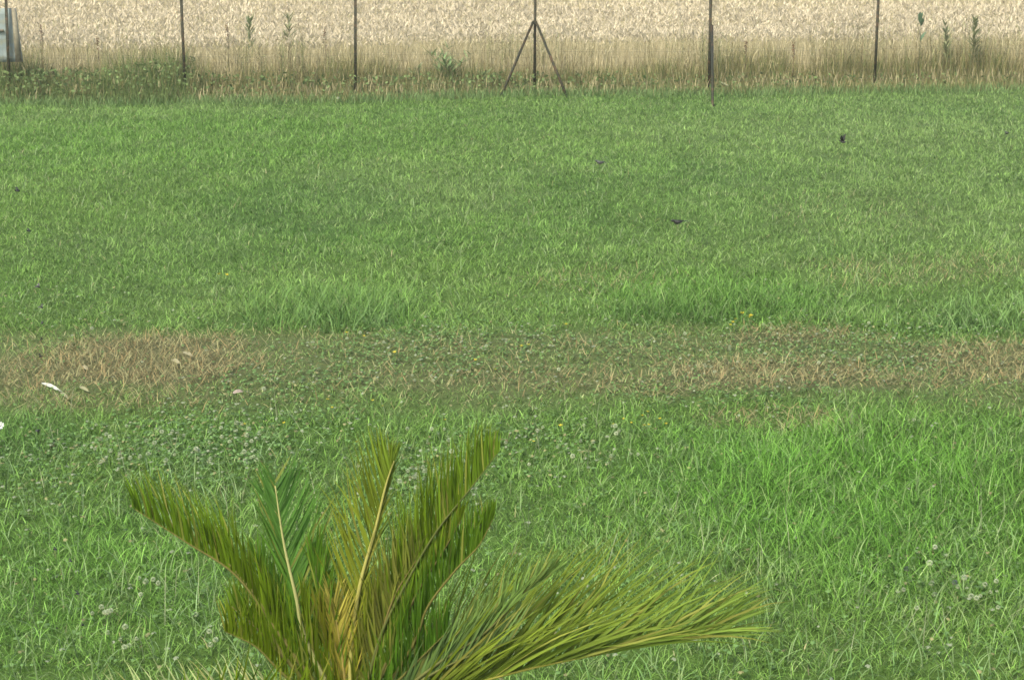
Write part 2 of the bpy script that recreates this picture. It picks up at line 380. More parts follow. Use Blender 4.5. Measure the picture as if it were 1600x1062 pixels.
# ------------------------------------------------------------------ verge along the fence
def verge_w(x): return np.interp(x, [-8, -2, 2, 8], [.95, .75, .65, .65])
def verge():
    g = Buf(); N = 56000
    x = (rng.random(N)*2-1)*11.5; fyv = fence_y(x); vw = verge_w(x); y = fyv-vw+rng.random(N)*(vw+1.1)
    px = 800+x*F/29.3
    green = np.clip(np.interp(px, [-200, 0, 150, 290, 330, 420, 620, 700, 760, 850, 1000, 1100, 1200, 1400, 1600, 1900],
                              [.85, .85, .75, .85, .5, .3, .35, .6, .5, .45, .35, .35, .35, .3, .25, .25]), 0, 1)
    hgt = np.interp(px, [-200, 0, 150, 230, 285, 330, 420, 555, 640, 720, 790, 850, 980, 1100, 1250, 1400, 1600, 1900],
                    [.5, .5, .48, .56, .66, .50, .52, .50, .46, .44, .34, .26, .36, .46, .52, .54, .54, .5])
    fr = (y-(fyv-vw))/(vw+1.1)
    hgt = hgt*np.where(px < 330, .25+.9*np.clip(fr*1.7, 0, 1), np.interp(fr, [0, .42, .6, 1], [.18, .38, .95, 1.0]))*(.45+1.05*fbm(x, y*0, .6, 71))
    green = green*(1.15-.5*fr)
    gsel = rng.random(N) < green
    c = np.where(gsel[:, None], np.array([.135, .19, .062])[None], np.array([.275, .255, .11])[None])*(.55+.75*rng.random(N))[:, None]
    blades(g, np.stack([x, y, np.zeros(N)-.01], 1), hgt*(.5+.8*rng.random(N)), .011, rng.random(N)*6.3, .03+.18*rng.random(N), .1+.5*rng.random(N), c, 3, twist=rng.normal(size=N)*.6, tipc=1.25)
    # seed heads of the wild oats
    k = rng.random(N) < .13*(1-green); x2, y2, h2 = x[k], y[k], hgt[k]; n = len(x2)
    c2 = np.array([.36, .32, .17])[None]*(.7+.5*rng.random(n))[:, None]
    blades(g, np.stack([x2, y2, h2*.85], 1), .10+.12*rng.random(n), .011, rng.random(n)*6.3, .1+.3*rng.random(n), .5, c2, 2)
    # broad leaves low down
    M = 15000; x3 = (rng.random(M)*2-1)*11.5; px3 = 800+x3*F/29.3; y3 = fence_y(x3)-verge_w(x3)*.8+rng.random(M)*1.1
    gr = np.interp(px3, [0, 290, 340, 640, 740, 1000, 1600], [1, 1, .35, .45, .55, .35, .2]); k = rng.random(M) < gr
    x3, y3 = x3[k], y3[k]; n = len(x3)
    hh = np.interp(px3[k], [0, 200, 285, 330, 700, 1600], [.44, .46, .62, .38, .3, .22])*rng.random(n)**1.3
    c3 = np.array([.13, .185, .065])[None]*(.55+.9*rng.random(n))[:, None]
    discs(g, np.stack([x3, y3, hh], 1), .010+.011*rng.random(n), rng.normal(size=(n, 3))+np.array([0, -.5, .6]), c3, 5, elong=1.7)
    return g
tag(verge().build('fence_verge', M_straw), 'tangled strip of wild oats and weeds growing along the wire fence', 'weeds', kind='stuff')
# tall wild oats and wiry stems growing up through the first metres of the wheat
g = Buf(); N = 3000; x = (rng.random(N)*2-1)*13; y = fence_y(x)+.2+4.5*rng.random(N)**1.5
k = fbm(x, y*.3, .8, 77) > .38+.25*rng.random(N); x, y = x[k], y[k]; N = len(x)
c = np.where((rng.random(N) < .45)[:, None], np.array([.19, .21, .09])[None], np.array([.26, .23, .12])[None])*(.65+.6*rng.random(N))[:, None]
hh = .65+.38*rng.random(N); az = rng.random(N)*6.3
blades(g, np.stack([x, y, np.zeros(N)], 1), hh, .010, az, .02+.08*rng.random(N), .12, c, 3, power=4, twist=rng.normal(size=N))
for q_ in range(5):
    blades(g, np.stack([x, y, hh*(.45+.12*q_)], 1), .07+.09*rng.random(N), .013, rng.random(N)*6.3, .25+.5*rng.random(N), .9, c*1.1, 2)
tag(g.build('wild_oats', M_straw), 'wiry olive stems of wild oats rising above the near edge of the wheat', 'wild oats', kind='stuff')
# tufts of long lawn grass spilling against the verge
g = Buf(); N = 9000; x = (rng.random(N)*2-1)*11; y = fence_y(x)-verge_w(x)-.35+.7*rng.random(N)
c = np.array([.135, .215, .072])[None]*(.7+.6*rng.random(N))[:, None]
blades(g, np.stack([x, y, np.zeros(N)], 1), .08+.12*rng.random(N), .010, rng.random(N)*6.3, .1+.3*rng.random(N), .7, c, 3, twist=rng.normal(size=N)*.6)
tag(g.build('edge_grass', M_leaf), 'longer green grass left unmown at the foot of the fence', 'grass', kind='stuff')

# ------------------------------------------------------------------ ripe corn field behind the fence
def wheat():
    g = Buf(); h = Buf()
    for (a, b, dens, ws) in [(.75, 3, 330, 1.0), (3, 8, 210, 1.15), (8, 18, 110, 1.5), (18, 40, 45, 2.2), (40, 75, 14, 3.4)]:
        ym = 29+b; half = ym*.275+3.5; n = int(dens*(b-a)*2*half)
        x = (rng.random(n)*2-1)*half; y = fence_y(x)+a+(b-a)*rng.random(n)
        row = .5+.5*np.sin(y/.17*2*np.pi*.5)
        H = .66+.16*rng.random(n)+.10*(fbm(x, y, 2.0, 81)-.5)
        c = np.array([.53, .48, .29])[None]*(.62+.7*rng.random(n))[:, None]
        gsel = rng.random(n) < .10; c[gsel] = np.array([.24, .23, .10])
        az = rng.random(n)*6.3; lean = .02+.13*rng.random(n)
        P = np.stack([x, y, np.zeros(n)], 1)
        blades(g, P, H, .0055*ws, az, lean, .12, c, 2, tipc=1.05, power=6, twist=rng.normal(size=n))
        # ears, each nodding its own way
        top = P+np.stack([np.sin(lean+.06)*np.cos(az), np.sin(lean+.06)*np.sin(az), np.cos(lean+.06)], 1)*H[:, None]
        c2 = np.array([.60, .53, .36])[None]*(.56+.6*rng.random(n))[:, None]*(.82+.36*fbm(x, y, 1.5, 83))[:, None]
        blades(h, top-np.array([0, 0, .01]), .085+.04*rng.random(n), .017*ws, az, .2+.9*rng.random(n), .9*rng.random(n), c2, 3, tipc=1.05, power=4, base_w=.5, twist=rng.normal(size=n)*1.5)
        # dry leaves on the stalks
        k = rng.random(n) < .55; m_ = k.sum(); fr = .35+.5*rng.random(m_)
        P3 = P[k]+(top[k]-P[k])*fr[:, None]
        blades(g, P3, .10+.12*rng.random(m_), .010*ws, rng.random(m_)*6.3, .4+.5*rng.random(m_), 1.2*rng.random(m_), c[k]*1.05, 2)
    return g, h
gs, gh = wheat()
wf = tag(gs.build('wheat_field', M_straw), 'ripe straw coloured wheat standing behind the wire fence', 'wheat', kind='stuff')
tag(gh.build('wheat_ears', M_straw), 'pale ripe ears on top of the wheat behind the fence', 'wheat', kind='stuff')

# ------------------------------------------------------------------ fence
fence = tag(empty('wire_fence', FP[4]), 'dark metal post and wire mesh fence between lawn and wheat', 'fence')
def bar(b, p, q, r0, r1, sides=6, C=(.03, .03, .02)): tube(b, [p, q], [r0, r1], C, sides)
def part(buf, name, mat, parent, smooth=False):
    o = buf.build(name, mat, parent, smooth, origin=parent.matrix_world.translation if False else parent.location); return o
for i, p in enumerate(FP):
    b = Buf(); w = .021 if i != 5 else .023; lean = [(.02), .035, -.01, .03, .01, -.01, .005, 0][i]
    top = Vector((p.x+lean, p.y, 1.55))
    # T-section post: flange and web, with a cap plate
    for (dx, dy) in ((w, .005), (.005, w*.9)):
        oy = 0 if dx == w else w*.9+.0075
        V = []
        for (c, z) in ((p, -.25), (top, 1.55)):
            V += [(c.x-dx, c.y-dy+oy, z), (c.x+dx, c.y-dy+oy, z), (c.x+dx, c.y+dy+oy, z), (c.x-dx, c.y+dy+oy, z)]
        b.add(V, [[[0, 1, 5, 4], [1, 2, 6, 5], [2, 3, 7, 6], [3, 0, 4, 7], [4, 5, 6, 7], [3, 2, 1, 0]]], (.03, .03, .02))
    part(b, 'post', M_post, fence)
P4 = FP[4]; apex = Vector((P4.x, P4.y-.03, 1.06))
for (px, py) in ((775, 153), (893, 153)):
    q = ground(px, py); b = Buf(); bar(b, apex+Vector((.02 if px > 835 else -.02, 0, 0)), Vector((q.x, q.y, -.15)), .019, .019, 8); part(b, 'brace', M_post, fence)
P5 = FP[5]; q = ground(1114, 168); b = Buf()
bar(b, Vector((P5.x+.015, P5.y-.05, 1.0)), Vector((q.x, q.y, -.15)), .020, .020, 8); part(b, 'brace', M_post, fence)
b = Buf()
for i in range(len(FP)-1):
    A, B = FP[i], FP[i+1]; off = Vector((0, -.028, 0)); n = max(2, int((B-A).length/.10))
    for k in range(n):
        t_ = (k+.5)/n; p = A.lerp(B, t_)+off; bar(b, p+Vector((0, 0, .04)), p+Vector((0, 0, 1.48)), .0009, .0009, 3)
    for z in np.arange(.04, 1.5, .12):
        bar(b, A+off+Vector((0, -.002, z)), B+off+Vector((0, -.002, z+.003*math.sin(i+z*5))), .0009, .0009, 3)
part(b, 'wire_mesh', M_wire, fence)
for z in (.62, 1.47):
    b = Buf()
    for i in range(len(FP)-1):
        A, B = FP[i], FP[i+1]; pts = []
        for k in range(9):
            t_ = k/8; pts.append(A.lerp(B, t_)+Vector((0, -.034, z-.02*4*t_*(1-t_))))
        tube(b, pts, .0016, (.1, .1, .1), 4)
    part(b, 'tension_wire', M_wire, fence)

# grey board hung on the fence at the picture's left end
def grey_board():
    yv = FP[1].y+.06; d = yv/(cp+.145*sp)
    c = [at(-78, 98, d), at(35, 97, d), at(29, 12, d), at(-70, 12, d)]
    root = tag(empty('grey_board', (c[0]+c[1])/2), 'grey board with slanting side hung on the fence behind the leftmost post', 'board')
    cs = [Vector((v.x, yv, v.z)) for v in c]
    b = Buf(); th = .018; V = []
    nx, nz = 10, 8
    for s_ in (0, 1):
        for j in range(nz+1):
            for i in range(nx+1):
                u, v = i/nx, j/nz; p = (cs[0]*(1-u)+cs[1]*u)*(1-v)+(cs[3]*(1-u)+cs[2]*u)*v
                w_ = .012*math.sin(u*7+v*2)+.008*math.sin(v*9)
                V.append((p.x, p.y+w_+s_*th, p.z))
    o_ = (nx+1)*(nz+1); q = []
    for j in range(nz):
        for i in range(nx):
            a = j*(nx+1)+i; q += [[a, a+1, a+nx+2, a+nx+1], [o_+a, o_+a+nx+1, o_+a+nx+2, o_+a+1]]
    for i in range(nx):
        a = i; q.append([a+1, a, o_+a, o_+a+1]); a = nz*(nx+1)+i; q.append([a, a+1, o_+a+1, o_+a])
    for j in range(nz):
        a = j*(nx+1); q.append([a, a+nx+1, o_+a+nx+1, o_+a]); a += nx; q.append([a+nx+1, a, o_+a, o_+a+nx+1])
    b.add(V, [q], (.2, .24, .22)); part(b, 'panel', M_panel, root)
    b = Buf(); e0 = at(25, 97, d); e1 = at(23, 12, d); e2 = at(29, 12, d); e3 = at(35, 97, d)
    V = [(v.x, yv-.022, v.z) for v in (e0, e3, e2, e1)]+[(v.x, yv-.008, v.z) for v in (e0, e3, e2, e1)]
    b.add(V, [[[0, 1, 2, 3], [7, 6, 5, 4], [0, 4, 5, 1], [1, 5, 6, 2], [2, 6, 7, 3], [3, 7, 4, 0]]], (.2, .2, .2)); part(b, 'side_strip', M_wood, root)
    b = Buf(); p0 = at(-60, 52, d); p1 = at(9, 47, d); p0.y = p1.y = yv-.03
    bar(b, p0, p1, .022, .018, 8); part(b, 'hanging_bar', M_wood, root)
grey_board()

# ------------------------------------------------------------------ single weeds standing in the verge
def weed(name, label, px, py, h, n_leaf, leaf_len, leaf_w, up, c_leaf, c_stem, cat='weed', stems=1, spread=.0, from_=.25, dy=.15, seedhead=False, group=None):
    p = ground(px, py); root = tag(empty(name, (p.x, p.y+dy, 0)), label, cat, group)
    r_ = np.random.default_rng(int(px)); sb, lb = Buf(), Buf()
    O = root.location
    for s_ in range(stems):
        a = r_.random()*6.28; ex = spread*(r_.random()*.8+.2)*math.cos(a) if stems > 1 else spread*.3; ey = spread*.5*math.sin(a) if stems > 1 else 0
        hh = h*(1 if s_ == 0 else .6+.35*r_.random())
        pts = spline([(O.x, O.y, -.03), (O.x+ex*.25, O.y+ey*.3, hh*.4), (O.x+ex*.6+.01, O.y+ey*.6, hh*.75), (O.x+ex, O.y+ey, hh)], 9)
        tube(sb, pts, [.009-.0075*i/8 for i in range(9)], c_stem, 5)
        nl = n_leaf; fr = from_+(1-from_)*np.sort(r_.random(nl)); az = np.arange(nl)*2.4+r_.random(nl)*.8
        idx = fr*8; i0 = np.minimum(idx.astype(int), 7); P = pts[i0]+(pts[i0+1]-pts[i0])*(idx-i0)[:, None]
        ll = leaf_len*(1.15-.6*fr)*(.7+.6*r_.random(nl))
        cc = np.array(c_leaf)[None]*(.7+.6*r_.random(nl))[:, None]
        blades(lb, P, ll, leaf_w*(.7+.6*r_.random(nl)), az, up+.25*r_.random(nl), .7*r_.random(nl), cc, 5, tipc=1.1, power=2.2, base_w=.35)
        if seedhead:
            k = 60; P2 = pts[-1]+r_.normal(size=(k, 3))*np.array([.012, .012, .06])-np.array([0, 0, .05])
            discs(lb, P2, .009, r_.normal(size=(k, 3)), np.repeat(np.array([[.16, .10, .055]]), k, 0)*(.6+.8*r_.random(k))[:, None], 5)
    sb.build('stem', M_leaf, root, True, origin=O); lb.build('leaves', M_leaf, root, True, origin=O)
GL = (.10, .155, .07); GS = (.14, .15, .07)
weed('tall_weed', 'tall weed with paired upright leaves, left one of two between second and third posts', 390, 140, 1.06, 24, .26, .042, .42, (.21, .25, .12), GS, from_=.35)
weed('tall_weed', 'tall weed forking like antlers, just right of the upright paired weed', 450, 140, 1.1, 24, .26, .040, .52, (.22, .24, .12), (.12, .115, .05), from_=.4, spread=.05)
weed('thistle', 'bushy green thistle with long pointed leaves left of the braced post', 700, 141, .62, 13, .34, .036, .8, (.17, .25, .10), GS, stems=9, spread=.75, from_=.1)
weed('thistle', 'low spreading weed at the foot of the bushy thistle, nearer the braced post', 752, 142, .27, 10, .24, .036, .8, (.17, .23, .10), GS, stems=3, spread=.3, from_=.1)
weed('thistle', 'low leafy weed on the far side of the bushy thistle from the braced post', 655, 142, .36, 10, .24, .036, .7, (.17, .22, .10), GS, stems=3, spread=.25, from_=.1)
weed('shrubby_weed', 'dense dark green bush of weeds wrapped round the second post from the left', 286, 143, .56, 34, .13, .03, .7, (.085, .135, .055), GS, stems=9, spread=.36, from_=.12, dy=-.05)
weed('shrubby_weed', 'leafy bush of weeds right of the grey board', 95, 148, .42, 26, .12, .03, .75, (.11, .15, .06), GS, stems=7, spread=.5, from_=.1)
weed('shrubby_weed', 'low bush of weeds left of the dark green bush at the second post', 205, 146, .44, 26, .12, .028, .7, (.10, .145, .055), GS, stems=7, spread=.4, from_=.1)
weed('lettuce_weed', 'tall weed with one broad blue green leaf clasping its stem, right of the last post', 1437, 134, 1.04, 9, .28, .080, .25, (.14, .22, .12), GS, from_=.55)
weed('lettuce_weed', 'branched olive weed in the middle of three at the right end of the fence', 1482, 134, 1.0, 26, .20, .042, .45, (.24, .26, .13), GS, from_=.45, stems=2, spread=.14)
weed('lettuce_weed', 'branched olive weed with drooping leaves, rightmost of three at the right end of the fence', 1520, 134, 1.05, 28, .22, .044, .55, (.23, .25, .12), GS, from_=.45, stems=2, spread=.16)
weed('dock', 'thin brown dock stem with seed head just right of the grey board', 66, 149, .98, 6, .10, .018, .6, (.16, .15, .07), (.15, .11, .06), seedhead=True)
weed('dock', 'thin brown dock stem with seed head between the first two posts', 153, 147, .80, 6, .10, .018, .6, (.17, .15, .08), (.17, .13, .07), seedhead=True)
weed('dock', 'thin brown dock stem with seed head between the two antlered weeds and the third post', 508, 142, .90, 5, .10, .016, .6, (.17, .15, .08), (.17, .13, .07), seedhead=True)
weed('dock', 'thin brown dock stem with seed head just right of the second post', 356, 143, .98, 4, .09, .016, .6, (.17, .15, .08), (.19, .16, .09), seedhead=True)
weed('dock', 'thin brown dock stem with seed head right of the post with the single leaning brace', 1165, 139, .72, 6, .10, .016, .6, (.17, .15, .08), (.17, .13, .07), seedhead=True)
weed('dock', 'short dark dock stem left of the last post', 1240, 138, .66, 5, .10, .016, .6, (.17, .15, .08), (.17, .13, .07), seedhead=True)

# ------------------------------------------------------------------ palm
PD = 5.0
def pal(px, py, dz=0.0): return np.array(at(px, py, PD+dz)[:])
U = np.array((0, sp, cp)); Rr = np.array((1., 0, 0)); Fw = np.array((0, cp, -sp))
crown = at(548, 1135, PD)
palm = tag(empty('sago_palm', (crown.x, crown.y, 0)), 'young sago palm with stiff feathery fronds standing in front of the lawn', 'palm')
def frond(pts, rows, n, c_base, c_tip, c_rach, rr=.0056, w=.0062, start=.10, seed=1, label=None, lw=1.0, droop=.12):
    """rows: (dir0, dir1, (len at start, middle, tip) in photo px at the palm's distance); dirs are (right, up, away)"""
    r_ = np.random.default_rng(seed); O = np.array(palm.location[:])
    n = int(n*1.25); sp_ = spline([pal(*p) for p in pts], 60); fb, rb = Buf(), Buf()
    rad = [rr*(1-.8*i/59) for i in range(60)]
    tube(rb, sp_[::2], rad[::2], c_rach, 6)
    for (d0, d1, ls) in rows:
        fr = start+(1-start)*(np.arange(n)+r_.random(n)*.8)/n; fr = np.clip(fr[r_.random(n) > .05], 0, .995); n_all = n; n = len(fr)
        idx = fr*59; i0 = np.minimum(idx.astype(int), 58); P = sp_[i0]+(sp_[i0+1]-sp_[i0])*(idx-i0)[:, None]
        T = sp_[np.minimum(i0+2, 59)]-sp_[np.maximum(i0-2, 0)]; T /= np.linalg.norm(T, axis=1)[:, None]
        u = (fr-start)/(1-start)
        D = np.array(d0)[None]*(1-u)[:, None]+np.array(d1)[None]*u[:, None]
        D = D[:, :1]*Rr+D[:, 1:2]*U+D[:, 2:3]*Fw
        D = D+r_.normal(size=(n, 3))*.075; D /= np.linalg.norm(D, axis=1)[:, None]
        L = np.interp(u, [0, .45, .85, 1], [ls[0], ls[1], (ls[1]+ls[2])*.5, ls[2]])/F*PD*(.80+.30*r_.random(n))
        segs = 5; nv = 2*segs+1
        S = -Fw[None]*.8+np.array([0, 0, .5])+Rr[None]*.3+r_.normal(size=(n, 3))*.45   # upper face of the leaflet
        Wv = np.cross(D, S); Wv = Wv/np.linalg.norm(Wv, axis=1)[:, None]
        V = np.zeros((n, nv, 3)); C = np.zeros((n, nv, 3)); p = P.copy()
        cc = np.array(c_base)[None]*(1-u)[:, None]+np.array(c_tip)[None]*u[:, None]
        cc = cc*(.62+.7*r_.random(n))[:, None]
        yl = r_.random(n) < .12; cc[yl] = cc[yl]*.5+np.array([.24, .22, .05])*.5
        crv = r_.normal(size=(n, 3))*.16
        for i in range(segs+1):
            t_ = i/segs; ww = w*lw*(.7+.3*min(1, t_*4))*(1-t_**1.7)/2*np.ones(n)
            c_ = cc*(1.0+.25*t_); c_ = np.where(t_ > .85, c_*.7+np.array([.20, .18, .05])*.3, c_)
            if i < segs: V[:, 2*i] = p-Wv*ww[:, None]; V[:, 2*i+1] = p+Wv*ww[:, None]; C[:, 2*i] = c_; C[:, 2*i+1] = c_*1.12
            else: V[:, 2*i] = p; C[:, 2*i] = c_
            bend = D*(1-t_*.2)+T*.20*t_+crv*t_-np.array([0, 0, 1])*droop*t_*t_; bend /= np.linalg.norm(bend, axis=1)[:, None]
            p = p+bend*(L/segs)[:, None]
        base = (np.arange(n)*nv)[:, None]
        q = np.concatenate([base+np.array([2*i, 2*i+1, 2*i+3, 2*i+2]) for i in range(segs-1)])
        fb.add(V.reshape(-1, 3), [q, base+np.array([2*segs-2, 2*segs-1, 2*segs])], C.reshape(-1, 3)); n = n_all
    f = fb.build('frond', M_palm, palm, True, origin=O)
    if label: f['label'] = label
    r = rb.build('rachis', M_palm, f, True, origin=O)
    return f
OL = (.092, .140, .006); OLD = (.072, .132, .008); DG = (.052, .118, .008); GD = (.062, .145, .026); YO = (.27, .23, .03); BR = (.20, .17, .05)
# left arching frond
frond([(535, 1125), (440, 995), (370, 900), (290, 846), (206, 792)], [((-.02, 1, -.2), (-.22, 1, -.2), (110, 122, 50)), ((-.35, .9, .5), (-.42, .9, .4), (120, 175, 62))], 74, OL, OLD, (.16, .15, .04), seed=1)
frond([(520, 1115), (436, 1012), (412, 948), (368, 892), (322, 845)], [((0, 1, -.1), (-.25, 1, -.1), (90, 105, 40)), ((-.6, .8, .2), (-.5, .85, .2), (80, 90, 40))], 52, OL, OLD, (.17, .17, .045), seed=2)
frond([(525, 1110), (462, 1005), (425, 935), (405, 888)], [((-.42, 1, 0), (-.36, 1, 0), (80, 85, 66)), ((.0, 1, .2), (.0, 1, .2), (70, 80, 66))], 44, DG, DG, (.09, .13, .03), seed=3)
frond([(530, 1120), (455, 1040), (405, 985), (360, 945)], [((-.1, 1, 0), (-.3, 1, 0), (80, 85, 50)), ((.3, 1, .1), (.1, 1, .1), (80, 80, 50))], 48, OL, OLD, (.15, .14, .04), seed=33)
# upright frond with pale midrib
frond([(535, 1115), (478, 1000), (462, 930), (443, 846), (429, 752)], [((-.45, 1, .15), (-.52, 1, .15), (120, 160, 48)), ((.42, 1, .25), (.48, 1, .25), (130, 165, 48))], 70, DG, GD, (.40, .40, .15), rr=.008, w=.0075, seed=4, label='upright frond with a pale midrib')
frond([(540, 1115), (512, 1010), (500, 940), (492, 880)], [((-.30, 1, .1), (-.25, 1, .1), (80, 95, 60)), ((.25, 1, 0), (.1, 1, 0), (80, 100, 70))], 48, OLD, DG, (.12, .16, .04), seed=5)
frond([(545, 1118), (535, 1030), (528, 985), (520, 940)], [((-.45, 1, -.1), (-.3, 1, -.1), (80, 80, 50)), ((.45, 1, -.1), (.3, 1, -.1), (80, 80, 50))], 40, YO, (.24, .22, .04), (.30, .24, .06), seed=35, label='short frond yellowing to orange in the middle of the crown')
# upright yellowing frond
frond([(548, 1120), (549, 1012), (562, 916), (586, 828), (603, 758), (617, 716)], [((-.50, 1, .1), (-.22, 1, .1), (115, 150, 26)), ((.42, 1, .2), (.22, 1, .2), (100, 90, 26))], 72, (.14, .155, .012), (.088, .14, .012), (.36, .34, .09), rr=.008, w=.0072, start=.10, seed=6, label='upright frond turning yellow at its base')
frond([(560, 1110), (592, 1004), (616, 932), (652, 872)], [((-.22, 1, -.1), (-.1, 1, -.1), (100, 120, 90)), ((.3, 1, .1), (.2, 1, .1), (70, 80, 60))], 50, (.13, .14, .02), (.10, .12, .018), (.16, .13, .04), seed=7)
# long right frond
frond([(565, 1110), (592, 1000), (634, 912), (682, 830), (736, 762), (780, 704)], [((-.22, 1, .05), (-.02, 1, .05), (125, 150, 34)), ((-.12, 1, .4), (.05, 1, .3), (110, 140, 34))], 84, OL, OLD, (.10, .12, .03), start=.12, seed=8)
frond([(570, 1115), (612, 1015), (650, 930), (690, 865), (722, 810)], [((-.3, 1, .2), (-.12, 1, .2), (110, 120, 60)), ((.1, 1, .1), (.15, 1, .1), (100, 100, 50))], 56, OLD, OL, (.12, .11, .03), seed=38)
frond([(580, 1110), (645, 1008), (668, 948), (712, 890), (748, 852), (771, 808)], [((-.06, 1, -.15), (.12, 1, -.15), (105, 112, 30)), ((-.38, 1, .25), (-.1, 1, .2), (100, 110, 30))], 64, DG, OLD, (.15, .14, .035), w=.0068, seed=9)
# big right frond held low
frond([(585, 1130), (690, 1084), (820, 1046), (965, 1016), (1140, 982)], [((.50, .87, .35), (.90, .42, .2), (300, 300, 92)), ((.66, .74, -.1), (.99, .10, -.1), (245, 235, 84)), ((.30, .95, .5), (.80, .60, .4), (290, 290, 90))], 80, (.125, .165, .014), (.105, .165, .025), (.28, .27, .05), w=.0076, start=.12, seed=10, droop=.30, label='broad yellow green frond held low')
frond([(575, 1120), (690, 1032), (755, 990), (815, 932), (870, 890)], [((.08, 1, .2), (.40, .9, .2), (120, 105, 30)), ((.42, .9, 0), (.72, .7, 0), (100, 100, 30))], 60, (.085, .14, .028), (.09, .15, .03), (.13, .14, .04), seed=11)
frond([(570, 1125), (660, 1062), (720, 1030), (800, 1000)], [((.02, 1, .2), (.3, .9, .2), (110, 110, 80)), ((.3, 1, 0), (.5, .8, 0), (100, 110, 80))], 50, (.09, .15, .04), (.10, .155, .04), (.16, .17, .05), seed=41)
for i, (pts, c0, sd_) in enumerate([
    ([(520, 1120), (440, 1050), (400, 1010), (350, 985)], OL, 51), ([(540, 1120), (470, 1040), (440, 985), (420, 950)], OLD, 52),
    ([(545, 1120), (500, 1040), (480, 990), (474, 950)], OL, 53), ([(550, 1120), (560, 1040), (575, 985), (590, 940)], (.11, .14, .01), 54),
    ([(560, 1120), (600, 1050), (625, 1000), (640, 960)], OLD, 55), ([(565, 1120), (625, 1060), (665, 1020), (700, 985)], DG, 56),
    ([(540, 1120), (520, 1050), (508, 1000), (500, 970)], (.12, .13, .01), 57)]):
    frond(pts, [((-.35, 1, .15), (-.22, 1, .15), (90, 95, 60)), ((.30, 1, .1), (.18, 1, .1), (90, 95, 60)), ((-.05, 1, -.3), (0, 1, -.2), (70, 85, 60))], 30, c0, c0, (.13, .13, .03), seed=sd_)
# faded frond low on the left
frond([(530, 1130), (420, 1092), (290, 1088), (120, 1098)], [((-.35, 1, .1), (-.45, .9, .1), (78, 84, 50)), ((-.5, .9, .3), (-.6, .7, .3), (60, 60, 50))], 24, (.30, .31, .13), (.20, .25, .10), (.33, .28, .12), seed=12, label='faded cream coloured frond')
# fronds towards the viewer, arching down under the picture
for i, (dx, dn) in enumerate([(-.55, .35), (-.2, .6), (.2, .62), (.55, .4), (-.62, .1)]):
    c = np.array(crown[:]); pts = [c, c+np.array([dx*.35, -dn*.35, .10]), c+np.array([dx*.8, -dn*.8, .02]), c+np.array([dx*1.15, -dn*1.15, -.25])]
    back = []
    for q_ in pts:
        v = q_-np.array([0, 0, CAM_H]); dep = v@Fw; back.append((800+F*(v@Rr)/dep, 531-F*(v@U)/dep, dep-PD))
    frond(back, [((dx-.8, .3, -dn*.4), (dx-.6, .1, -dn), (90, 110, 30)), ((dx+.8, .3, -dn*.4), (dx+.6, .1, -dn), (90, 110, 30))], 44, OL, OL, (.2, .18, .06), seed=20+i)
# trunk covered in old leaf bases
b = Buf(); O = np.array(palm.location[:]); zt = crown.z
tube(b, [(crown.x, crown.y, z) for z in np.linspace(-.05, zt+.02, 10)], [.11, .12, .125, .13, .13, .125, .12, .11, .09, .04], (.09, .065, .04), 14)
k = 260; az = np.arange(k)*2.4; zz = np.linspace(.02, zt-.02, k)
P = np.stack([crown.x+np.cos(az)*.115, crown.y+np.sin(az)*.115, zz], 1)
blades(b, P, .06, .035, az, .7, -.5, np.repeat(np.array([[.16, .11, .06]]), k, 0)*(.5+rng.random(k))[:, None], 3, tipc=1.3, power=2.5, base_w=1)
b.build('trunk', M_palm, palm, True, origin=O)

# ------------------------------------------------------------------ flowers
def clover_mesh(name, c_head, r=.010, h=.075, c_stem=(.12, .19, .07)):
    b = Buf(); rr = np.random.default_rng(3)
    tube(b, [(0, 0, 0), (.003, .001, h*.5), (0, 0, h)], .0013, c_stem, 4)
    k = 46; ph = np.arange(k)*2.399; zc = 1-1.75*(np.arange(k)+.5)/k; rad = np.sqrt(1-zc**2)
    N = np.stack([np.cos(ph)*rad, np.sin(ph)*rad, zc], 1); P = N*r*.55+np.array([0, 0, h+r*.5])
    C = np.array(c_head)[None]*(.85+.3*rr.random(k))[:, None]; C[zc < -.3] = C[zc < -.3]*.55+np.array([.2, .2, .08])*.45
    for j in range(k):
        n = N[j]; a = np.cross(n, [0.1, .2, 1]); a /= np.linalg.norm(a); bb = np.cross(n, a); p = P[j]; e = p+n*r*.62
        V = np.array([p-a*r*.10, p+a*r*.10, e+a*r*.17+bb*r*.05, e+bb*r*.2, e-a*r*.17+bb*r*.05])
        b.add(V, [[[0, 1, 2, 3, 4]]], C[j])
    return b.mesh(name)
def cup_mesh(name, c, r=.012, h=.09, petals=5, centre=(.5, .35, .02), tilt=.55, k=4):
    b = Buf(); tube(b, [(0, 0, 0), (.004, .002, h*.5), (0, 0, h)], .0012, (.12, .19, .07), 4)
    for j in range(petals):
        a = 2*math.pi*j/petals; d = Vector((math.cos(a), math.sin(a), 0)); s = Vector((-math.sin(a), math.cos(a), 0)); o = Vector((0, 0, h)); z = Vector((0, 0, 1))
        w = r*1.9*math.pi/petals*.5
        V = [o-s*w*.25, o+s*w*.25, o+d*r*.6+s*w*.75+z*r*tilt*.4, o+d*r+s*w*.45+z*r*tilt, o+d*r-s*w*.45+z*r*tilt, o+d*r*.6-s*w*.75+z*r*tilt*.4]
        b.add(np.array([v[:] for v in V]), [[[0, 1, 2, 3, 4, 5]]], c)
    tube(b, [(0, 0, h-.001), (0, 0, h+r*.3)], [r*.3, r*.2], centre, 7)
    return b.mesh(name)
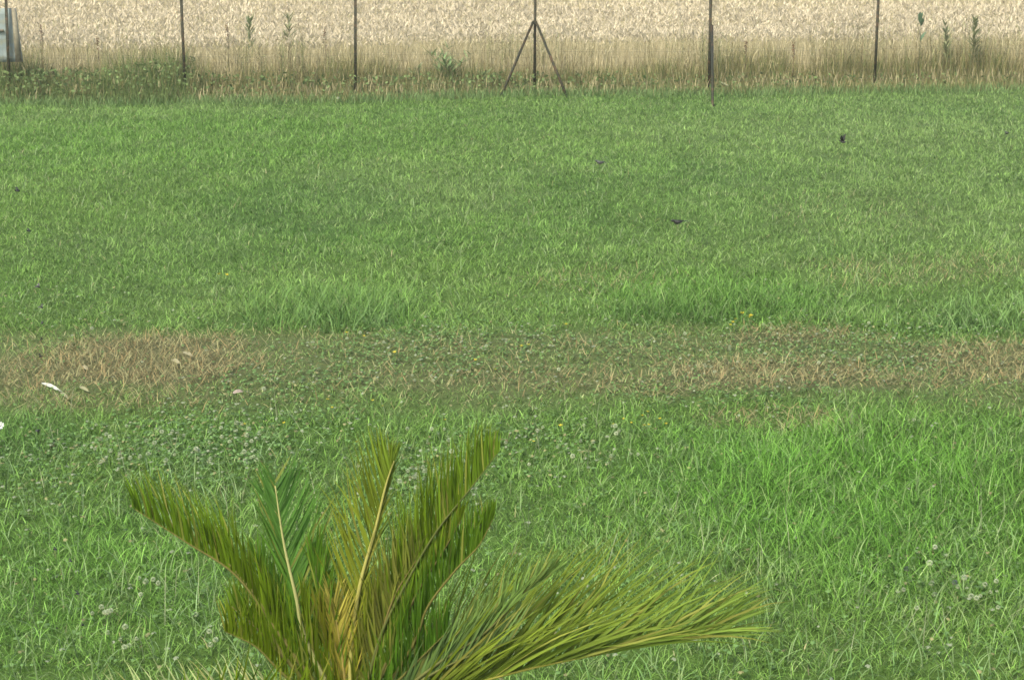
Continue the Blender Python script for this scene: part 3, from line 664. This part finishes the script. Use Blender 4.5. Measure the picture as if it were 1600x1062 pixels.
def place(name, me, mat, px, py, label, cat, group=None, sc=1.0, z=0.0):
    if not me.materials: me.materials.append(mat)
    p = ground(px, py, .07*sc); o = bpy.data.objects.new(name, me); col.objects.link(o)
    zz = float(relief(np.array([p.x]), np.array([p.y]))[0])
    o.location = (p.x, p.y, zz-.005+z); o.scale = (sc,)*3
    o.rotation_euler = (random.uniform(-.25, .25), random.uniform(-.25, .25), random.uniform(0, 6.28))
    return tag(o, label, cat, group)
me_c = clover_mesh('clover_flower', (.44, .50, .31), .0125); me_w = clover_mesh('white_clover', (.54, .58, .40), .011)
fr_ = random.Random(5)
def patch(n, x0, x1, y0, y1, label, group, me=me_c, cat='clover flower', name='clover_flower', s=(.6, 1.0)):
    for _ in range(n): place(name, me, M_petal, fr_.uniform(x0, x1), fr_.uniform(y0, y1), label, cat, group, fr_.uniform(*s))
patch(46, 150, 400, 655, 720, 'pale clover flower head in the dark clover patch behind the left frond tips', 'clover flowers behind the left frond tips')
patch(26, 610, 730, 665, 770, 'pale clover flower head in the clover between the two tallest fronds', 'clover flowers between the tallest fronds')
patch(20, 140, 340, 860, 1010, 'pale clover flower head below the left arching frond', 'clover flowers below the left frond')
patch(14, 1410, 1570, 860, 980, 'pale clover flower head in the bottom right part of the lawn', 'clover flowers at the bottom right')
patch(18, 760, 1000, 660, 730, 'pale clover flower head right of the tallest frond tip', 'clover flowers right of the tallest frond')
patch(22, 1050, 1440, 500, 610, 'pale clover flower head in the trodden strip at the right', 'clover flowers in the right of the strip', s=(.6, .9))
patch(16, 480, 900, 520, 600, 'pale clover flower head in the middle of the trodden strip', 'clover flowers in the middle of the strip', s=(.6, .9))
for px, py, lb, sc in [(145, 518, 'white clover head alone in green grass above the brown patch', 1.0), (408, 606, 'white clover head just right of the brown patch', 1.1),
                       (528, 153, 'white flower head at the foot of the third post', 1.5), (1197, 125, 'cream flower head in the verge right of the leaning brace', 1.9),
                       (1425, 659, 'white clover head alone right of the yellow flower cluster', .9), (1312, 612, 'small white head below the right hand brown strip', .8),
                       (300, 700, 'largest white clover head in the dark clover patch', 1.1), (1505, 905, 'cream clover head in the bright grass near the right edge', 1.1),
                       (1460, 857, 'pale clover head above the pair of violet flowers', 1.0)]:
    place('clover_flower', me_w, M_petal, px, py, lb, 'clover flower', None, sc)
me_y = cup_mesh('buttercup', (.50, .44, .04))
def yl(pts, label, group, s=(.75, 1.1)):
    for px, py in pts: place('yellow_flower', me_y, M_petal, px, py, label, 'yellow flower', group, fr_.uniform(*s))
yl([(344, 433), (350, 432)], 'yellow flower of the lone pair in the upper left lawn', 'lone pair of yellow flowers', (1.1, 1.2))
yl([(1138, 507), (1146, 503), (1150, 500), (1158, 492), (1163, 490), (1167, 497), (1172, 494)], 'small yellow flower in the cluster at the foot of the tall grass clump', 'yellow flowers by the tall grass clump', (.9, 1.2))
yl([(975, 655), (986, 661), (1000, 652), (1008, 645), (1014, 663), (1031, 655), (1003, 668), (1043, 663), (962, 665)], 'small yellow flower in the cluster just below the trodden strip', 'yellow flowers below the strip', (.6, .9))
yl([(538, 524), (567, 531), (620, 556), (739, 565), (812, 546), (828, 543), (886, 510), (770, 580)], 'small yellow flower scattered along the trodden strip', 'yellow flowers along the strip', (.8, 1.05))
yl([(510, 628), (600, 637), (584, 628), (448, 660), (515, 640), (560, 690), (700, 655), (878, 665), (380, 660)], 'small yellow flower scattered below the trodden strip', 'yellow flowers scattered below the strip', (.7, .95))
yl([(1155, 712), (833, 690)], 'tiny yellow flower in the bright grass right of the palm', 'tiny yellow flowers right of the palm', (.6, .7))
me_v = clover_mesh('violet_flower', (.10, .13, .11), .010, .10)
place('violet_flower', me_v, M_petal, 1421, 903, 'small violet flower head, left one of a pair at the bottom right', 'violet flower', None, 1.1)
place('violet_flower', me_v, M_petal, 1484, 920, 'small violet flower head, right one of a pair at the bottom right', 'violet flower', None, 1.1)
me_r = cup_mesh('bindweed', (.60, .62, .56), .024, .06, 9, (.30, .32, .28), .25)
bw = place('white_bindweed', me_r, M_petal, 2, 652, 'round white flower with grey centre at the left edge of the lawn', 'white flower', None, 1.15); bw.rotation_euler = (.7, 0, 0)

# ------------------------------------------------------------------ feather, fallen leaves
def feather(name, label, px, py, px2, py2, wide, c, cat='feather', arch=.008, z=.035, two=True):
    A, B = ground(px, py, z), ground(px2, py2, z); L = (B-A).length; root = tag(empty(name, (A+B)/2), label, cat)
    O = np.array(root.location[:]); d = (B-A).normalized(); s = Vector((0, 0, 1)).cross(d).normalized()*1.0; s = (s+Vector((0, 0, .6))).normalized()
    b = Buf(); r_ = np.random.default_rng(int(px)); n = 26; V = []
    for i in range(n+1):
        t_ = i/n; w = wide*(math.sin(math.pi*min(1, t_*.93+.03))**.55)*(1+.08*r_.normal()); c0 = A+d*L*t_+Vector((0, 0, arch*math.sin(math.pi*t_)))
        V += [c0-s*w*.5, c0+Vector((0, 0, -.002)), c0+s*w*.5]
    q = []
    for i in range(n): a = 3*i; q += [[a, a+1, a+4, a+3], [a+1, a+2, a+5, a+4]]
    b.add(np.array([v[:] for v in V]), [q], c); b.build('vane', M_petal, root, True, origin=O)
    b = Buf(); pts = [A+d*L*t_+Vector((0, 0, arch*math.sin(math.pi*min(1, t_))+.0015)) for t_ in np.linspace(-.0, 1.14, 9)]
    tube(b, pts, [.0007+.0001*i for i in range(9)], np.array(c)*.8, 5); b.build('shaft', M_petal, root, True, origin=O)
feather('feather', 'white feather lying at the lower left edge of the brown patch', 65, 598, 93, 610, .022, (.66, .68, .58))
feather('pale_leaf', 'pale withered leaf lying right of the white feather', 122, 604, 138, 611, .020, (.33, .33, .18), 'leaf')
feather('pale_leaf', 'curled tan leaf at the shaft end of the white feather', 94, 613, 106, 622, .016, (.33, .33, .19), 'leaf')
feather('pale_leaf', 'small pale leaf in the brown patch above the withered leaf', 127, 572, 137, 577, .022, (.36, .33, .19), 'leaf')
feather('pale_leaf', 'pinkish dead leaf at the right end of the brown patch', 364, 614, 380, 611, .026, (.46, .38, .30), 'leaf')
feather('pale_leaf', 'largest cream leaf in the upper right of the brown patch', 268, 562, 280, 567, .024, (.36, .34, .20), 'leaf')
feather('pale_leaf', 'narrow cream leaf in the brown patch above the largest cream one', 286, 550, 300, 556, .022, (.34, .32, .19), 'leaf')
feather('pale_leaf', 'bright white petal in the grass right of the palm', 1177, 715, 1188, 720, .016, (.8, .8, .66), 'petal')
feather('pale_leaf', 'curved whitish leaf in the verge beside the leaning brace', 1121, 127, 1138, 134, .030, (.42, .44, .24), 'leaf', z=.12)

# ------------------------------------------------------------------ birds and fly-shaped specks
def skin_body(rings, C, sides=10):
    """continuous body: rings (x, z, half width, half height)"""
    V = []; Cc = []
    for (x, z, w, h), c in zip(rings, C):
        for k in range(sides):
            a = 2*math.pi*k/sides; V.append((x, math.cos(a)*w, z+math.sin(a)*h)); Cc.append(c)
    n = len(rings); q = [[i*sides+k, i*sides+(k+1) % sides, (i+1)*sides+(k+1) % sides, (i+1)*sides+k] for i in range(n-1) for k in range(sides)]
    b = Buf(); b.add(np.array(V), [q, [list(range(sides))[::-1]], [[(n-1)*sides+k for k in range(sides)]]], np.array(Cc)); return b
def bird(label, px, py, zc, heading, size, wings, c_dark, c_mid, roll=0.0):
    """wings: 'folded' or (up angle left, up angle right)"""
    p = ground(px, py, zc); root = tag(empty('small_bird', (p.x, p.y, p.z)), label, 'bird'); root.rotation_euler = (roll, 0, heading); root.scale = (size,)*3
    D, M_ = np.array(c_dark), np.array(c_mid)
    rings = [(.066, .012, .0012, .0010), (.056, .013, .0035, .0032), (.050, .0145, .0095, .0095), (.040, .016, .0125, .0125), (.031, .012, .012, .0125), (.018, .003, .017, .018),
             (0, -.002, .020, .020), (-.02, -.001, .0165, .016), (-.038, .002, .0095, .009), (-.05, .004, .0075, .004)]
    cols = [D*.6, D*.6, D, D, D, M_, M_, M_, D, D]
    skin_body(rings, cols).build('body', M_bird, root, True)
    b = Buf(); V = [(-.045, -.006, .006), (-.045, .006, .006), (-.095, .017, .010), (-.083, 0, .009), (-.095, -.017, .010)]
    V2 = [(x, y, z-.003) for x, y, z in V]; b.add(np.array(V+V2), [[[0, 1, 2, 3], [0, 3, 4], [5, 8, 7, 6][:4]][0:1], [[0, 3, 4], [5, 9, 8]], [[5, 8, 7, 6], [0, 5, 6, 1], [1, 6, 7, 2], [2, 7, 8, 3], [3, 8, 9, 4], [4, 9, 5, 0]]], D*.8)
    b.build('tail', M_bird, root, False)
    for s in (-1, 1):
        b = Buf()
        if wings == 'folded':
            V = [(.028, s*.013, .012), (.02, s*.0195, .004), (-.01, s*.022, .0), (-.045, s*.014, .004), (-.07, s*.006, .010), (-.03, s*.006, .0185), (.01, s*.009, .0185)]
        else:
            a = wings[0] if s < 0 else wings[1]; V = []
            for (x, r) in [(.028, .012), (.032, .05), (.018, .085), (-.022, .135), (-.016, .085), (-.02, .05), (-.024, .012)]:
                V.append((x, s*(.004+r*math.cos(a)), .008+r*math.sin(a)))
        th = .0025; V2 = [(x, y, z-th) for x, y, z in V]; n = 7
        b.add(np.array(V+V2), [[list(range(n))], [list(range(2*n-1, n-1, -1))], [[i, n+i, n+(i+1) % n, (i+1) % n] for i in range(n)]], D*(.8 if s < 0 else 1.0))
        b.build('wing', M_bird, root, False)
    b = Buf(); tube(b, [(.055, 0, .0135), (.072, 0, .0115)], [.0028, .0004], D*.5, 5); b.build('beak', M_bird, root, False)
    if wings == 'folded':
        for s in (-1, 1):
            b = Buf(); tube(b, [(-.004, s*.009, -.015), (.004, s*.010, -.03), (-.002, s*.010, -.055)], .0013, (.06, .04, .03), 5); b.build('leg', M_bird, root, False)
DK = (.016, .017, .013); GY = (.085, .09, .08)
bird('small dark bird standing in the grass facing left, nearest of the four birds', 1058, 347, .085, math.pi+.25, 1.0, 'folded', DK, (.05, .05, .045))
bird('grey backed bird half hidden in grass near the middle of the lawn', 937, 254, .085, math.pi-.5, 1.0, 'folded', (.03, .035, .03), GY)
bird('black bird with both wings raised over the upper right lawn', 1317, 222, .16, 2.5, .78, (1.15, 1.0), DK, DK)
bird('faint dark bird in the grass nearest the right edge', 1573, 208, .085, math.pi/2+.3, .85, 'folded', (.04, .05, .03), (.06, .07, .045))

def fly_mesh():
    b = Buf(); skin = [(.0030, 0, .0004, .0004), (.0022, .0002, .0010, .0009), (.0010, .0004, .0013, .0012), (-.0005, .0002, .0014, .0012), (-.0022, 0, .0009, .0008), (-.0032, -.0002, .0003, .0003)]
    sb = skin_body(skin, [np.array([.01, .01, .008])]*6, 8); b.V, b.L, b.T, b.C, b.n = sb.V, sb.L, sb.T, sb.C, sb.n
    for s in (-1, 1):
        V = np.array([(.0008, s*.0006, .0010), (.0004, s*.0030, .0020), (-.0022, s*.0036, .0022), (-.0028, s*.0016, .0016)])
        b.add(V, [[[0, 1, 2, 3]]], (.05, .05, .045))
    return b.mesh('fly_shaped_speck')
fm = fly_mesh(); fm.materials.append(M_bird)  # stand-ins for small dark specks, given the shape of flies
for px, py, sc in [(27, 298, 1), (45, 361, .8), (60, 448, .95), (65, 480, .9), (66, 505, .6), (65, 530, .6), (63, 557, .95), (60, 673, .95), (62, 701, .6), (60, 717, .5), (86, 858, .8), (110, 876, .7), (89, 901, .45), (121, 927, .9), (129, 976, .95), (89, 981, .5), (430, 185, .7)]:
    o = bpy.data.objects.new('fly_shaped_speck', fm); col.objects.link(o); o.location = at(px, py, 4.3+.3*fr_.random()); o.scale = (sc*2.1,)*3; o.rotation_euler = (.6, .3, fr_.uniform(0, 6.28))
    if px == 430: tag(o, 'tiny black fly-shaped speck hovering alone before the far lawn right of the others', 'fly')
    else: tag(o, 'tiny black fly-shaped speck hovering in the loose line down the left side', 'fly', 'tiny fly-shaped specks hovering at the left')
print('blades', cnt)
# ------------------------------------------------------------------ thin air
hb = Buf(); xs, ys, zs = (-60, 60), (-12, 100), (-1.0, 4.2)
V = [(x, y, z) for x in xs for y in ys for z in zs]
hb.add(V, [[[0, 1, 3, 2], [4, 6, 7, 5], [0, 4, 5, 1], [2, 3, 7, 6], [0, 2, 6, 4], [1, 5, 7, 3]]], (1, 1, 1))
mh = bpy.data.materials.new('haze_air'); mh.use_nodes = True; t = mh.node_tree; t.nodes.remove(t.nodes['Principled BSDF'])
pv = t.nodes.new('ShaderNodeVolumePrincipled'); pv.inputs['Color'].default_value = (.96, .96, .86, 1); pv.inputs['Density'].default_value = .0009
t.links.new(pv.outputs[0], t.nodes['Material Output'].inputs['Volume'])
tag(hb.build('haze', mh, smooth=False), 'thin pale summer haze over the lawn and field', 'haze', kind='stuff')
